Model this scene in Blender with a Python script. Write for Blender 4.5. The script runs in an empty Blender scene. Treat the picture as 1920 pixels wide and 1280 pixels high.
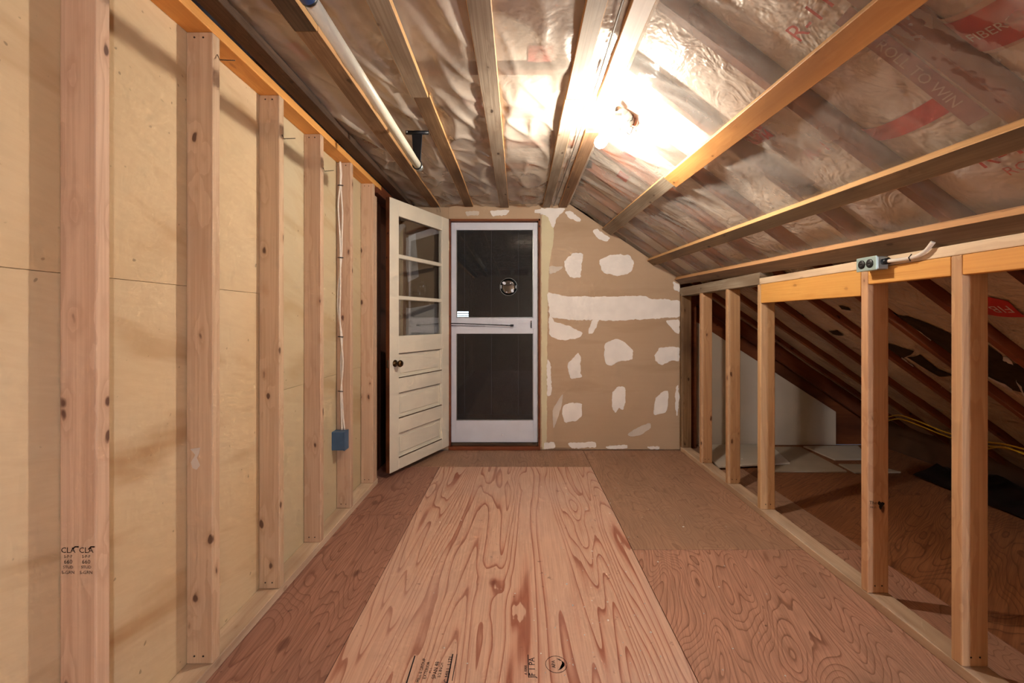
import bpy, bmesh, math, random
from mathutils import Vector, Matrix, noise
random.seed(7)
SC = bpy.context.scene
COL = SC.collection

# ------------------------------------------------------------------ camera, world, exposure
F = 820.0; VX, VY = 972.0, 600.0; CH = 1.2          # focal length (px), vanishing point, eye height
cd = bpy.data.cameras.new('camera'); cam = bpy.data.objects.new('camera', cd); COL.objects.link(cam)
cam.location = (0, 0, CH); cam.rotation_euler = (math.pi/2, 0, 0)
cd.sensor_width = 36; cd.lens = F*36/1920; cd.shift_x = -(VX-960)/1920; cd.shift_y = -(640-VY)/1920
cd.clip_start = .05; cd.clip_end = 60
SC.camera = cam
w = bpy.data.worlds.new('world'); SC.world = w; w.use_nodes = True
w.node_tree.nodes['Background'].inputs[0].default_value = (.6, .7, .9, 1)
w.node_tree.nodes['Background'].inputs[1].default_value = .03
vs = SC.view_settings
vs.view_transform = 'Standard'; vs.look = 'None'; vs.gamma = 1; vs.exposure = 2.18; vs.use_curve_mapping = False
cy = SC.cycles; cy.max_bounces = 5; cy.diffuse_bounces = 4; cy.glossy_bounces = 2; cy.transmission_bounces = 2; cy.transparent_max_bounces = 6; cy.caustics_reflective = False; cy.caustics_refractive = False; cy.use_light_tree = False; cy.adaptive_threshold = .06; cy.adaptive_min_samples = 12
BULB = 13.5         # watts of the bare bulb in view
BULB2 = 37.0        # watts of the larger cool bulb behind the camera

# ------------------------------------------------------------------ geometry of the attic
XL, XP = -1.034, -1.123       # room face of the left studs, plywood behind them
XR = 1.487                    # room face of the knee wall
YF = 4.04                     # far gable drywall
ZC = 2.235                    # underside of the ceiling strips
XS = .458                     # where the slope begins
def mS(Y): return .683 + .027*(YF-max(Y, .6))
def zs(X, Y): return 2.25 - mS(Y)*(X-XS)
def on_slope(px, py, off=0.0):
    u, v = px-VX, VY-py; Y = 2.0
    for _ in range(30):
        t = (2.25-CH+mS(Y)*XS+off)/(v+mS(Y)*u); Y = t*F
    return Vector((u*t, Y, CH+v*t))
def at(px, py, Y): return Vector(((px-VX)*Y/F, Y, CH-(py-VY)*Y/F))
def on_floor(px, py, z=0.0):
    t = (CH-z)/(py-VY); return Vector(((px-VX)*t, t*F, z))

# ------------------------------------------------------------------ object helpers
W = {}
def reg(o, world, parent=None):
    W[o.name] = world
    o.matrix_basis = world
    if parent is not None:
        o.parent = parent; o.matrix_parent_inverse = W[parent.name].inverted()
    COL.objects.link(o); return o
def tag(o, label=None, cat=None, group=None, kind=None):
    if label: o['label'] = label
    if cat: o['category'] = cat
    if group: o['group'] = group
    if kind: o['kind'] = kind
    return o
def empty(name, loc, parent=None, rz=0):
    o = bpy.data.objects.new(name, None); o.empty_display_size = .05
    return reg(o, Matrix.Translation(loc) @ Matrix.Rotation(rz, 4, 'Z'), parent)
def mobj(name, me, mat, parent=None, world=None, smooth=False):
    o = bpy.data.objects.new(name, me)
    if mat is not None and not me.materials: me.materials.append(mat)
    if smooth:
        for p in me.polygons: p.use_smooth = True
    return reg(o, world or Matrix.Identity(4), parent)
def from_bm(bm, name='m'):
    me = bpy.data.meshes.new(name); bmesh.ops.recalc_face_normals(bm, faces=bm.faces); bm.to_mesh(me); bm.free(); return me
def bevel(bm, r, seg=1):
    if r > 0: bmesh.ops.bevel(bm, geom=list(bm.edges), offset=r, segments=seg, affect='EDGES', profile=.5, clamp_overlap=True)
def hexa(bm, pts):
    v = [bm.verts.new(p) for p in pts]
    for f in ((0,3,2,1),(4,5,6,7),(0,1,5,4),(1,2,6,5),(2,3,7,6),(3,0,4,7)): bm.faces.new([v[i] for i in f])
def boxbm(bm, a, b):
    x0,y0,z0 = a; x1,y1,z1 = b
    hexa(bm, [(x0,y0,z0),(x1,y0,z0),(x1,y1,z0),(x0,y1,z0),(x0,y0,z1),(x1,y0,z1),(x1,y1,z1),(x0,y1,z1)])
def box(name, a, b, mat, parent=None, r=.002, seg=1):
    """axis aligned box; object origin at its centre so textures follow the piece"""
    a = Vector(a); b = Vector(b); c = (a+b)/2
    bm = bmesh.new(); boxbm(bm, a-c, b-c); bevel(bm, r, seg)
    return mobj(name, from_bm(bm), mat, parent, Matrix.Translation(c))
def board(name, p0, p1, w, th, n, mat, parent=None, r=.003, w1=None, warp=0, edge=None):
    """timber from p0 to p1 (centre line of the face whose outward normal is n), width w, thickness th going inward; local X = length"""
    p0 = Vector(p0); p1 = Vector(p1); x = (p1-p0); L = x.length; x.normalize()
    n = Vector(n); z = (n-x*n.dot(x)).normalized(); y = z.cross(x)
    M = Matrix((x, y, z)).transposed().to_4x4(); M.translation = (p0+p1)/2
    w1 = w if w1 is None else w1; bm = bmesh.new()
    hexa(bm, [(-L/2,-w/2,-th),(L/2,-w1/2,-th),(L/2,w1/2,-th),(-L/2,w/2,-th),(-L/2,-w/2,0),(L/2,-w1/2,0),(L/2,w1/2,0),(-L/2,w/2,0)])
    bevel(bm, r, 2 if r > .0025 else 1)
    if warp:
        bmesh.ops.subdivide_edges(bm, edges=[e for e in bm.edges if e.calc_length() > L*.6], cuts=9)
        s = random.random()*50
        for v in bm.verts:
            v.co.y += noise.noise((v.co.x*1.1+s, 0, 0))*warp; v.co.z += noise.noise((v.co.x*1.3, s, 0))*warp*.4
    me = from_bm(bm)
    if edge is not None:                    # edges lighter than the weathered face, painting in the lamp light they catch
        me.materials.append(mat); me.materials.append(edge)
        for p in me.polygons: p.material_index = 1 if abs(p.normal.y) > .6 else 0
    return mobj(name, me, mat, parent, M)
def prism(name, poly, d, mat, parent=None, r=0.0, world=None):
    """closed polygon (3-D points) thickened along vector d"""
    bm = bmesh.new(); c = sum((Vector(p) for p in poly), Vector())/len(poly)
    if world is None: world = Matrix.Translation(c)
    else: c = Vector()
    a = [bm.verts.new(Vector(p)-c) for p in poly]; b = [bm.verts.new(Vector(p)-c+Vector(d)) for p in poly]; k = len(poly)
    bm.faces.new(a); bm.faces.new(b[::-1])
    for i in range(k): bm.faces.new((a[i], b[i], b[(i+1)%k], a[(i+1)%k]))
    if r: bevel(bm, r)
    return mobj(name, from_bm(bm), mat, parent, world)
def tube(name, pts, r, mat, parent=None, seg=8, smooth=True):
    pts = [Vector(p) for p in pts]; c = pts[0].copy(); bm = bmesh.new(); rings = []
    up = Vector((.13, .21, .97))
    for i, p in enumerate(pts):
        t = (pts[min(i+1, len(pts)-1)]-pts[max(i-1, 0)]).normalized()
        a = t.cross(up)
        if a.length < .05: a = t.cross(Vector((1, 0, 0)))
        a.normalize(); b = t.cross(a)
        rr = r[i] if isinstance(r, (list, tuple)) else r
        rings.append([bm.verts.new(p-c+a*rr*math.cos(q*2*math.pi/seg)+b*rr*math.sin(q*2*math.pi/seg)) for q in range(seg)])
    for i in range(len(rings)-1):
        for q in range(seg): bm.faces.new((rings[i][q], rings[i][(q+1)%seg], rings[i+1][(q+1)%seg], rings[i+1][q]))
    bm.faces.new(rings[0]); bm.faces.new(rings[-1])
    return mobj(name, from_bm(bm), mat, parent, Matrix.Translation(c), smooth)
def spline(P, n=6):
    P = [Vector(p) for p in P]; out = []
    for i in range(len(P)-1):
        a, b, c, d = P[max(i-1,0)], P[i], P[i+1], P[min(i+2,len(P)-1)]
        for k in range(n):
            t = k/n; out.append(.5*((2*b)+(c-a)*t+(2*a-5*b+4*c-d)*t*t+(3*b-a-3*c+d)*t**3))
    out.append(P[-1]); return out
def lathe(name, prof, mat, parent=None, world=None, seg=24, smooth=True):
    """profile (r, z) turned about local Z"""
    bm = bmesh.new(); rings = []
    for r, z in prof:
        rings.append([bm.verts.new((max(r,1e-4)*math.cos(q*2*math.pi/seg), max(r,1e-4)*math.sin(q*2*math.pi/seg), z)) for q in range(seg)])
    for i in range(len(rings)-1):
        for q in range(seg): bm.faces.new((rings[i][q], rings[i][(q+1)%seg], rings[i+1][(q+1)%seg], rings[i+1][q]))
    bm.faces.new(rings[0]); bm.faces.new(rings[-1])
    return mobj(name, from_bm(bm), mat, parent, world, smooth)
def aim(loc, z):
    z = Vector(z).normalized(); M = z.to_track_quat('Z', 'Y').to_matrix().to_4x4(); M.translation = loc; return M
def text_mesh(s, size, extrude=0.0):
    c = bpy.data.curves.new('t', 'FONT'); c.body = s; c.size = size; c.align_x = 'CENTER'; c.align_y = 'CENTER'; c.extrude = extrude
    c.resolution_u = 2
    o = bpy.data.objects.new('t', c); COL.objects.link(o)
    dg = bpy.context.evaluated_depsgraph_get(); me = bpy.data.meshes.new_from_object(o.evaluated_get(dg))
    bpy.data.objects.remove(o); bpy.data.curves.remove(c); return me

# ------------------------------------------------------------------ material helpers
def S(r, g, b):
    f = lambda c: (c/255/12.92) if c/255 <= .04045 else ((c/255+.055)/1.055)**2.4
    return (f(r), f(g), f(b), 1)
class N:
    def __init__(s, name):
        s.m = bpy.data.materials.new(name); s.m.use_nodes = True; s.t = s.m.node_tree; s.p = s.t.nodes['Principled BSDF']
        s.out = s.t.nodes['Material Output']
    def n(s, ty, **kw):
        q = s.t.nodes.new(ty)
        for k, v in kw.items(): setattr(q, k, v)
        return q
    def l(s, a, b): s.t.links.new(a, b)
    def set(s, sock, v):
        if hasattr(v, 'is_linked') or hasattr(v, 'links'): s.l(v, sock)
        else: sock.default_value = v
    def coords(s, scale=(1,1,1), rand=40.0, rot=(0,0,0)):
        tc = s.n('ShaderNodeTexCoord'); v = tc.outputs['Object']
        if rand:
            oi = s.n('ShaderNodeObjectInfo'); a = s.n('ShaderNodeVectorMath', operation='SCALE'); a.inputs[0].default_value = (1, .7, .37)
            m = s.n('ShaderNodeMath', operation='MULTIPLY'); s.l(oi.outputs['Random'], m.inputs[0]); m.inputs[1].default_value = rand
            s.l(m.outputs[0], a.inputs['Scale']); b = s.n('ShaderNodeVectorMath', operation='ADD'); s.l(v, b.inputs[0]); s.l(a.outputs[0], b.inputs[1]); v = b.outputs[0]
        mp = s.n('ShaderNodeMapping'); mp.inputs['Scale'].default_value = scale; mp.inputs['Rotation'].default_value = rot; s.l(v, mp.inputs[0])
        return mp.outputs[0]
    def noise(s, vec, scale=1, detail=2, rough=.5, dist=0):
        q = s.n('ShaderNodeTexNoise'); s.l(vec, q.inputs['Vector']); q.inputs['Scale'].default_value = scale; q.inputs['Detail'].default_value = detail
        q.inputs['Roughness'].default_value = rough; q.inputs['Distortion'].default_value = dist; return q.outputs['Fac']
    def math(s, op, a, b=None, c=None):
        q = s.n('ShaderNodeMath', operation=op); s.set(q.inputs[0], a)
        if b is not None: s.set(q.inputs[1], b)
        if c is not None: s.set(q.inputs[2], c)
        return q.outputs[0]
    def ramp(s, fac, stops, interp='LINEAR'):
        q = s.n('ShaderNodeValToRGB'); s.l(fac, q.inputs[0]); e = q.color_ramp.elements; q.color_ramp.interpolation = interp
        while len(e) < len(stops): e.new(.5)
        for i, (p, c) in enumerate(stops): e[i].position = p; e[i].color = c if isinstance(c, tuple) else (c, c, c, 1)
        return q.outputs[0]
    def mix(s, fac, a, b, mode='MIX'):
        q = s.n('ShaderNodeMix', data_type='RGBA', blend_type=mode); s.set(q.inputs[0], fac); s.set(q.inputs[6], a); s.set(q.inputs[7], b); return q.outputs[2]
    def bump(s, h, strength=.3, dist=.002):
        q = s.n('ShaderNodeBump'); s.l(h, q.inputs['Height']); q.inputs['Strength'].default_value = strength; q.inputs['Distance'].default_value = dist
        s.l(q.outputs[0], s.p.inputs['Normal']); return q.outputs[0]
    def done(s, col=None, rough=.6, spec=.35, metal=0):
        if col is not None: s.set(s.p.inputs['Base Color'], col)
        s.set(s.p.inputs['Roughness'], rough); s.p.inputs['Specular IOR Level'].default_value = spec; s.p.inputs['Metallic'].default_value = metal
        return s.m
def plain(name, col, rough=.5, spec=.4, metal=0, var=.12, scale=30):
    k = N(name); v = k.coords((1,1,1)); f = k.noise(v, scale, 1)
    d = tuple(c*(1-var*2) for c in col[:3])+(1,)
    return k.done(k.mix(k.ramp(f, [(.35, 0.0), (.7, 1.0)]), d, col), rough, spec, metal)
def wood(name, early, late, knot, rings=9, streak=.25, grime=None, rough=.62, var=.25, knots=1.0):
    k = N(name); v = k.coords((1,1,1))
    def mp(sc):
        q = k.n('ShaderNodeMapping'); q.inputs['Scale'].default_value = sc; k.l(v, q.inputs[0]); return q.outputs[0]
    vo = k.n('ShaderNodeTexVoronoi'); k.l(mp((6.0, 13, 13)), vo.inputs['Vector']); vo.inputs['Scale'].default_value = 1; vo.inputs['Randomness'].default_value = 1
    kd = k.math('MULTIPLY_ADD', k.noise(mp((40, 70, 70)), 1, 0), .12, k.math('SUBTRACT', vo.outputs['Distance'], .06))
    halo = k.ramp(kd, [(.0, 1.0), (.55, 0.0)], 'EASE')
    g = k.noise(mp((.35, 8, 8)), 1, 2, .45)
    g2 = k.math('ADD', g, k.math('MULTIPLY', halo, .12*knots))
    ring = k.math('FRACT', k.math('MULTIPLY', g2, float(rings)))
    rr = k.ramp(ring, [(0, 0.0), (.55, .15), (.86, 1.0), (.97, .9), (1, 0.0)])
    st = k.noise(mp((2.5, 150, 150)), 1, 1, .6)
    col = k.mix(k.math('MULTIPLY', rr, .3), early, late)
    col = k.mix(k.math('MULTIPLY', k.ramp(st, [(.35, 1.0), (.65, 0.0)]), streak), col, late)
    col = k.mix(k.math('MULTIPLY', k.ramp(kd, [(.07, 1.0), (.22, 0.0)]), .45*knots), col, late)
    col = k.mix(k.math('MULTIPLY', k.ramp(kd, [(.07, 1.0), (.115, 0.0)]), .85*knots), col, knot)
    big = k.noise(mp((1.6, 5, 5)), 1, 2, .6) if grime else None
    if grime: col = k.mix(k.ramp(big, [(.42, 0.0), (.68, .85)]), col, grime)
    oi = k.n('ShaderNodeObjectInfo')
    hs = k.n('ShaderNodeHueSaturation'); k.l(col, hs.inputs['Color'])
    k.l(k.math('MULTIPLY_ADD', oi.outputs['Random'], var, 1-var/2), hs.inputs['Value'])
    k.l(k.math('MULTIPLY_ADD', k.math('FRACT', k.math('MULTIPLY', oi.outputs['Random'], 7.3)), .012, .494), hs.inputs['Hue'])
    k.bump(st, .22, .0012)
    return k.done(hs.outputs[0], rough, .3)
def ply(name, light, red, dark, rings=20, sx=3.0, sy=.55, fine=.2, cloud=None, rough=.55, contrast=.9, knots=1.0, rot=0):
    k = N(name); v = k.coords((1,1,1), rot=(0,0,rot))
    def mp(sc):
        q = k.n('ShaderNodeMapping'); q.inputs['Scale'].default_value = sc; k.l(v, q.inputs[0]); return q.outputs[0]
    vo = k.n('ShaderNodeTexVoronoi'); k.l(mp((2.6, 1.3, .01)), vo.inputs['Vector']); vo.inputs['Scale'].default_value = 1.25
    vd = k.math('MULTIPLY_ADD', k.noise(mp((9, 9, 1)), 1, 2), .10, k.math('SUBTRACT', vo.outputs['Distance'], .05))
    halo = k.ramp(vd, [(0, 1.0), (.42, 0.0)], 'EASE')
    g = k.noise(mp((sx, sy, 1)), 1, 2.2, .42, .25)
    g = k.math('ADD', g, k.math('MULTIPLY', halo, .05*knots))
    g = k.math('ADD', g, k.math('MULTIPLY', k.noise(mp((sx*7, sy*5, 1)), 1, 2), .012))
    ring = k.math('FRACT', k.math('MULTIPLY', g, float(rings)))
    a = k.ramp(ring, [(0, 0.0), (.5, .04), (.78, .4), (.93, 1.0), (.985, .9), (1, 0.0)])
    b = k.ramp(ring, [(.80, 0.0), (.93, 1.0), (.985, .9), (1, 0.0)])
    wv = k.ramp(k.noise(mp((2.2, .5, 1)), 1, 2), [(.3, .35), (.6, 1.0)])
    col = k.mix(k.math('MULTIPLY', k.math('MULTIPLY', a, wv), contrast), light, red)
    col = k.mix(k.math('MULTIPLY', b, .55*contrast), col, dark)
    st = k.noise(mp((160, 4, 1)), 1, 1, .6); col = k.mix(k.math('MULTIPLY', k.ramp(st, [(.35, 1.0), (.62, 0.0)]), fine), col, dark)
    col = k.mix(k.math('MULTIPLY', k.ramp(vd, [(.045, 1.0), (.075, 0.0)]), .7*knots), col, dark)
    cl = k.noise(mp((1.7, 1.2, 1)), 1, 4, .6)
    if cloud: col = k.mix(k.ramp(cl, [(.45, 0.0), (.75, .6)]), col, cloud)
    sp = k.noise(mp((26, 22, 1)), 1, 2, .7); col = k.mix(k.math('MULTIPLY', k.ramp(sp, [(.70, 0.0), (.76, 1.0)]), .5), col, tuple(c*.35 for c in dark[:3])+(1,))
    k.bump(st, .15, .001)
    return k.done(col, k.math('MULTIPLY_ADD', cl, .2, rough-.1), .35)

M = {}
M['pine'] = wood('pine', S(210,180,150), S(168,126,96), S(80,50,38))
M['pine_right'] = wood('pine_right', S(202,164,124), S(160,114,78), S(80,48,34))
M['header'] = wood('header', S(226,166,92), S(196,126,58), S(140,84,40), rings=5, knots=.5)
M['plate'] = wood('plate', S(226,202,174), S(192,156,124), S(130,90,66), knots=.4, grime=S(170,140,115))
M['old'] = wood('old', S(150,120,90), S(104,76,52), S(48,32,22), rings=8, grime=S(84,62,46), streak=.5, rough=.75)
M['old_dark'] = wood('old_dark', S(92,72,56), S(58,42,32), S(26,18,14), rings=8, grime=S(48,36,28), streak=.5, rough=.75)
M['old_grey'] = wood('old_grey', S(168,154,136), S(124,106,90), S(50,36,28), rings=7, grime=S(112,92,74), streak=.55, rough=.7)
M['white_board'] = wood('white_board', S(222,216,208), S(196,188,180), S(70,56,48), rings=5, streak=.2, knots=.35)
M['rafter'] = wood('rafter', S(132,74,42), S(94,50,28), S(40,20,12), rings=7, grime=S(76,40,24))
M['redboard'] = wood('redboard', S(128,70,38), S(96,48,26), S(40,20,12), rings=6, grime=S(80,42,24))
M['redboard_dark'] = wood('redboard_dark', S(84,46,28), S(60,30,18), S(30,16,10), rings=6, grime=S(50,28,18))
M['lit_edge'] = wood('lit_edge', S(204,160,112), S(172,124,80), S(110,66,40), rings=6, knots=.4)
M['floor_mid'] = ply('floor_mid', S(214,174,150), S(182,108,80), S(128,66,50), rings=26, sx=3.6, sy=.30, cloud=S(204,172,158))
M['floor_left'] = ply('floor_left', S(172,126,106), S(148,98,80), S(98,60,48), rings=34, sx=4, sy=.8, fine=.4, contrast=.7, cloud=S(146,108,92))
M['floor_right'] = ply('floor_right', S(190,142,118), S(158,102,80), S(92,58,42), rings=44, sx=4.0, sy=1.0, fine=.3, knots=.5, contrast=.75, cloud=S(146,116,94), rot=.25)
M['floor_grey'] = ply('floor_grey', S(176,136,110), S(146,100,78), S(92,62,46), rings=40, sx=3.2, sy=1.2, fine=.3, contrast=.5, knots=.4, cloud=S(140,112,90))
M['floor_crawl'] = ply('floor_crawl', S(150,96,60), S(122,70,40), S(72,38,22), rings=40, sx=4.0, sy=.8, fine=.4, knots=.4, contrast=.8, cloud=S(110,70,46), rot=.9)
def wallply(name, base, stain, pale):
    k = N(name); v = k.coords((1, 1, 1), rot=(.22, 0, 0))
    def mp(sc):
        q = k.n('ShaderNodeMapping'); q.inputs['Scale'].default_value = sc; k.l(v, q.inputs[0]); return q.outputs[0]
    a = k.noise(mp((1, 1.3, 6)), 1, 3, .6, .4); b = k.noise(mp((1, .9, 1.1)), 1, 2); c = k.noise(mp((1, 10, 60)), 1, 3, .6)
    col = k.mix(k.ramp(b, [(.3, 0.0), (.7, 1.0)]), base, pale)
    col = k.mix(k.ramp(a, [(.54, 0.0), (.72, .85)]), col, stain)
    col = k.mix(k.math('MULTIPLY', k.ramp(c, [(.4, 1.0), (.6, 0.0)]), .10), col, stain)
    sp = k.noise(mp((1, 40, 40)), 1, 1); col = k.mix(k.math('MULTIPLY', k.ramp(sp, [(.75, 0.0), (.79, 1.0)]), .5), col, S(90,66,46))
    k.bump(c, .1, .001)
    return k.done(col, .6, .3)
M['wall_warm'] = wallply('wall_warm', S(210,182,140), S(178,140,98), S(220,200,166))
M['wall_pale'] = wallply('wall_pale', S(198,180,144), S(184,160,122), S(204,190,158))
M['drywall'] = wallply('drywall', S(180,152,122), S(170,142,112), S(186,160,132))
M['drywall_grey'] = plain('drywall_grey', S(204,194,180), .8, .2, var=.04, scale=4)
M['drywall_scrap'] = plain('drywall_scrap', S(172,156,136), .8, .2, var=.06, scale=4)
M['mud'] = plain('mud', S(240,234,228), .75, .25, var=.04, scale=9)
M['mud_thin'] = plain('mud_thin', S(216,204,190), .75, .25, var=.05, scale=6)
M['mud_cream'] = plain('mud_cream', S(214,204,170), .7, .25, var=.05, scale=5)
M['cream'] = plain('cream', S(230,223,205), .45, .45, var=.03, scale=6)
M['screen_white'] = plain('screen_white', S(212,216,228), .45, .45, var=.03, scale=8)
M['dirt_shade'] = plain('dirt_shade', S(96,76,58), .8, .2, var=.2, scale=60)
M['dark_gap'] = plain('dark_gap', S(30,22,18), .9, .1)
M['brass'] = plain('brass', S(92,68,40), .3, .5, .9, var=.2)
M['latch'] = plain('latch', S(150,130,100), .35, .5, .9)
M['black_metal'] = plain('black_metal', S(26,28,34), .4, .5, .3)
M['steel'] = plain('steel', S(150,152,150), .35, .5, .8, var=.1)
M['galv'] = plain('galv', S(168,176,176), .4, .5, .7, var=.08)
M['cover_plate'] = plain('cover_plate', S(176,198,194), .4, .5, .35, var=.05)
M['black_plastic'] = plain('black_plastic', S(18,18,20), .4, .5)
M['black_sheet'] = plain('black_sheet', S(24,18,18), .35, .5, var=.2, scale=8)
M['blue_box'] = plain('blue_box', S(70,98,128), .45, .45, var=.06)
M['blue_cap'] = plain('blue_cap', S(24,60,120), .4, .5)
M['rod_white'] = plain('rod_white', S(224,222,206), .35, .5, var=.04, scale=12)
M['cable_white'] = plain('cable_white', S(226,216,204), .5, .4, var=.04)
M['cable_yellow'] = plain('cable_yellow', S(196,150,30), .5, .4, var=.06)
M['cable_grey'] = plain('cable_grey', S(120,112,104), .5, .4)
M['porcelain'] = plain('porcelain', S(238,236,230), .25, .6, var=.02)
M['nail'] = plain('nail', S(70,60,54), .45, .5, .7)
M['ink'] = plain('ink', S(44,24,16), .8, .1, var=.25, scale=300)
M['ink_blue'] = plain('ink_blue', S(44,40,48), .8, .1, var=.25, scale=300)
M['print_red'] = plain('print_red', S(190,78,74), .5, .4, var=.06)
M['print_deep'] = plain('print_deep', S(186,40,36), .5, .4, var=.06)
M['print_mauve'] = plain('print_mauve', S(156,104,104), .5, .4, var=.06)
M['print_white'] = plain('print_white', S(214,184,172), .5, .4)
M['fray'] = plain('fray', S(206,196,188), .7, .2)
M['torn'] = plain('torn', S(62,46,32), .9, .1, var=.2, scale=20)
M['crumb'] = plain('crumb', S(235,228,220), .8, .2)
M['deck'] = plain('deck', S(92,62,42), .8, .2, var=.15, scale=6)
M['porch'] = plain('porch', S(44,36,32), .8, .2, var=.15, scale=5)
def batt_mat(name, c0, c1, bs=.55):
    k = N(name); v = k.coords((1,1,1)); a = k.noise(v, 3, 2, .6); b = k.noise(v, 22, 2, .65)
    col = k.mix(k.ramp(a, [(.35, 0.0), (.7, 1.0)]), c0, c1); c = k.noise(v, 7, 2, .6, 2.2); k.bump(k.math('ADD', k.math('MULTIPLY', b, .5), c), bs, .022); return k.done(col, .34, .5)
M['batt'] = batt_mat('batt', S(188,176,168), S(224,217,210))
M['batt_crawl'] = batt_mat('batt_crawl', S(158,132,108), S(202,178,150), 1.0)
def poly_mat(name, f0, f1, base, rough):
    k = N(name); v = k.coords((1,1,1), rand=0); a = k.noise(v, 1.6, 2, .5); b = k.noise(v, 10, 2, .6, .6); c = k.noise(v, 36, 1, .6)
    k.p.inputs['Base Color'].default_value = base; k.p.inputs['Roughness'].default_value = rough; k.p.inputs['Specular IOR Level'].default_value = .75
    h = k.math('ADD', k.math('MULTIPLY', b, .8), k.math('MULTIPLY', c, .3)); nb = k.bump(h, .36, .012)
    tr = k.n('ShaderNodeBsdfTransparent'); tr.inputs[0].default_value = (.93, .90, .86, 1)
    fr = k.n('ShaderNodeLayerWeight'); fr.inputs['Blend'].default_value = .35; k.l(nb, fr.inputs['Normal'])
    f = k.math('MULTIPLY_ADD', fr.outputs['Fresnel'], .22, k.math('MULTIPLY_ADD', k.ramp(a, [(.40, 0.0), (.68, 1.0)]), f1, f0))
    mx = k.n('ShaderNodeMixShader'); k.l(f, mx.inputs[0]); k.l(tr.outputs[0], mx.inputs[1]); k.l(k.p.outputs[0], mx.inputs[2]); k.l(mx.outputs[0], k.out.inputs[0])
    return k.m
M['poly'] = poly_mat('clear_poly', .06, .17, S(214,208,200), .13); M['poly_milky'] = poly_mat('milky_poly', .26, .34, S(204,192,178), .22)
def glass(name, tint, f0, diff=None, dfac=0.0):
    k = N(name); tr = k.n('ShaderNodeBsdfTransparent'); tr.inputs[0].default_value = tint
    gl = k.n('ShaderNodeBsdfGlossy'); gl.inputs['Roughness'].default_value = .015
    fr = k.n('ShaderNodeLayerWeight'); fr.inputs['Blend'].default_value = .25
    mx = k.n('ShaderNodeMixShader'); k.l(k.math('MULTIPLY_ADD', fr.outputs['Fresnel'], .6, f0), mx.inputs[0]); k.l(tr.outputs[0], mx.inputs[1]); k.l(gl.outputs[0], mx.inputs[2]); o = mx.outputs[0]
    if diff:
        df = k.n('ShaderNodeBsdfDiffuse'); df.inputs[0].default_value = diff; m2 = k.n('ShaderNodeMixShader'); m2.inputs[0].default_value = dfac
        k.l(o, m2.inputs[1]); k.l(df.outputs[0], m2.inputs[2]); o = m2.outputs[0]
    k.l(o, k.out.inputs[0]); return k.m
M['pane'] = glass('pane', (.97,.97,.96,1), .03)
M['screen_pane'] = glass('screen_pane', (.6,.6,.6,1), .05, S(66,68,70), .36)
M['reflection_roundel'] = glass('reflection_roundel', (.5,.56,.58,1), .25)
def emit(name, col, s):
    k = N(name); e = k.n('ShaderNodeEmission'); e.inputs[0].default_value = col; e.inputs[1].default_value = s; k.l(e.outputs[0], k.out.inputs[0]); return k.m
def bulb_glass(name, col):
    k = N(name); e = k.n('ShaderNodeEmission'); e.inputs[0].default_value = col; e.inputs[1].default_value = 9.0
    tr = k.n('ShaderNodeBsdfTransparent'); ad = k.n('ShaderNodeAddShader'); k.l(tr.outputs[0], ad.inputs[0]); k.l(e.outputs[0], ad.inputs[1]); k.l(ad.outputs[0], k.out.inputs[0])
    k.m.cycles.emission_sampling = 'NONE'; return k.m
M['bulb'] = bulb_glass('bulb', (1, .90, .76, 1)); M['bulb_cool'] = bulb_glass('bulb_cool', (.84, .90, 1, 1))
M['daylight'] = emit('daylight', (.75, .9, 1, 1), 3.0)

# ================================================================== SETTING
YN = -2.2                      # wall behind the camera
# ---- floor
floor = tag(empty('floor', (0, 0, 0)), 'worn plywood subfloor of butted sheets running through the attic', 'floor', kind='structure')
def sheet(x0, x1, y0, y1, mat, dz=0, label=None):
    g = .0015
    o = box('plywood_sheet', (x0+g, y0+g, -.018), (x1-g, y1-g, dz), M[mat], floor, .0012)
    if label: o['label'] = label
    return o
mid = sheet(-.645, .597, 1.14, 3.58, 'floor_mid', 0, 'pale plywood sheet with bold cathedral grain')
sheet(-.645, .597, YN, 1.14, 'floor_mid')
sheet(-1.75, -.645, 2.70, 3.58, 'floor_left', -.0005); sheet(-1.123, -.645, .26, 2.70, 'floor_left', -.001, 'reddish plywood strip along the stud wall'); sheet(-1.123, -.645, YN, .26, 'floor_left')
sheet(-1.75, .597, 3.58, 4.12, 'floor_grey', -.0008)
sheet(.597, 1.816, 2.29, 4.22, 'floor_grey', -.001); sheet(.597, 1.816, -.15, 2.29, 'floor_right', -.0006); sheet(.597, 1.816, YN, -.15, 'floor_right')
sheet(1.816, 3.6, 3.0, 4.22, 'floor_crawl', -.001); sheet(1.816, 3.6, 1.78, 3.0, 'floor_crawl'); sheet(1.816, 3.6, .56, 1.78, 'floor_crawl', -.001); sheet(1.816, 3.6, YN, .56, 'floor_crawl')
def floor_text(s, px, py, size, parent=mid, mat='ink_blue', rz=math.pi/2, name='grade_stamp'):
    p = on_floor(px, py); me = text_mesh(s, size)
    return mobj(name, me, M[mat], parent, Matrix.Translation((p.x, p.y, .0006)) @ Matrix.Rotation(rz, 4, 'Z'))
def floor_line(px, py0, py1, wd, mat='ink_blue'):
    a = on_floor(px, py0); y0 = a.y; y1 = on_floor(px, py1).y; x = a.x
    return prism('grade_stamp', [(x-wd, y1, .0002), (x+wd, y1, .0002), (x+wd, y0, .0002), (x-wd, y0, .0002)], (0, 0, .0004), M[mat], mid)
floor_line(778, 1229, 1290, .0022); floor_line(849, 1226, 1290, .0022); floor_line(857, 1226, 1276, .0012); floor_line(990, 1227, 1270, .0014)
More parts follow.
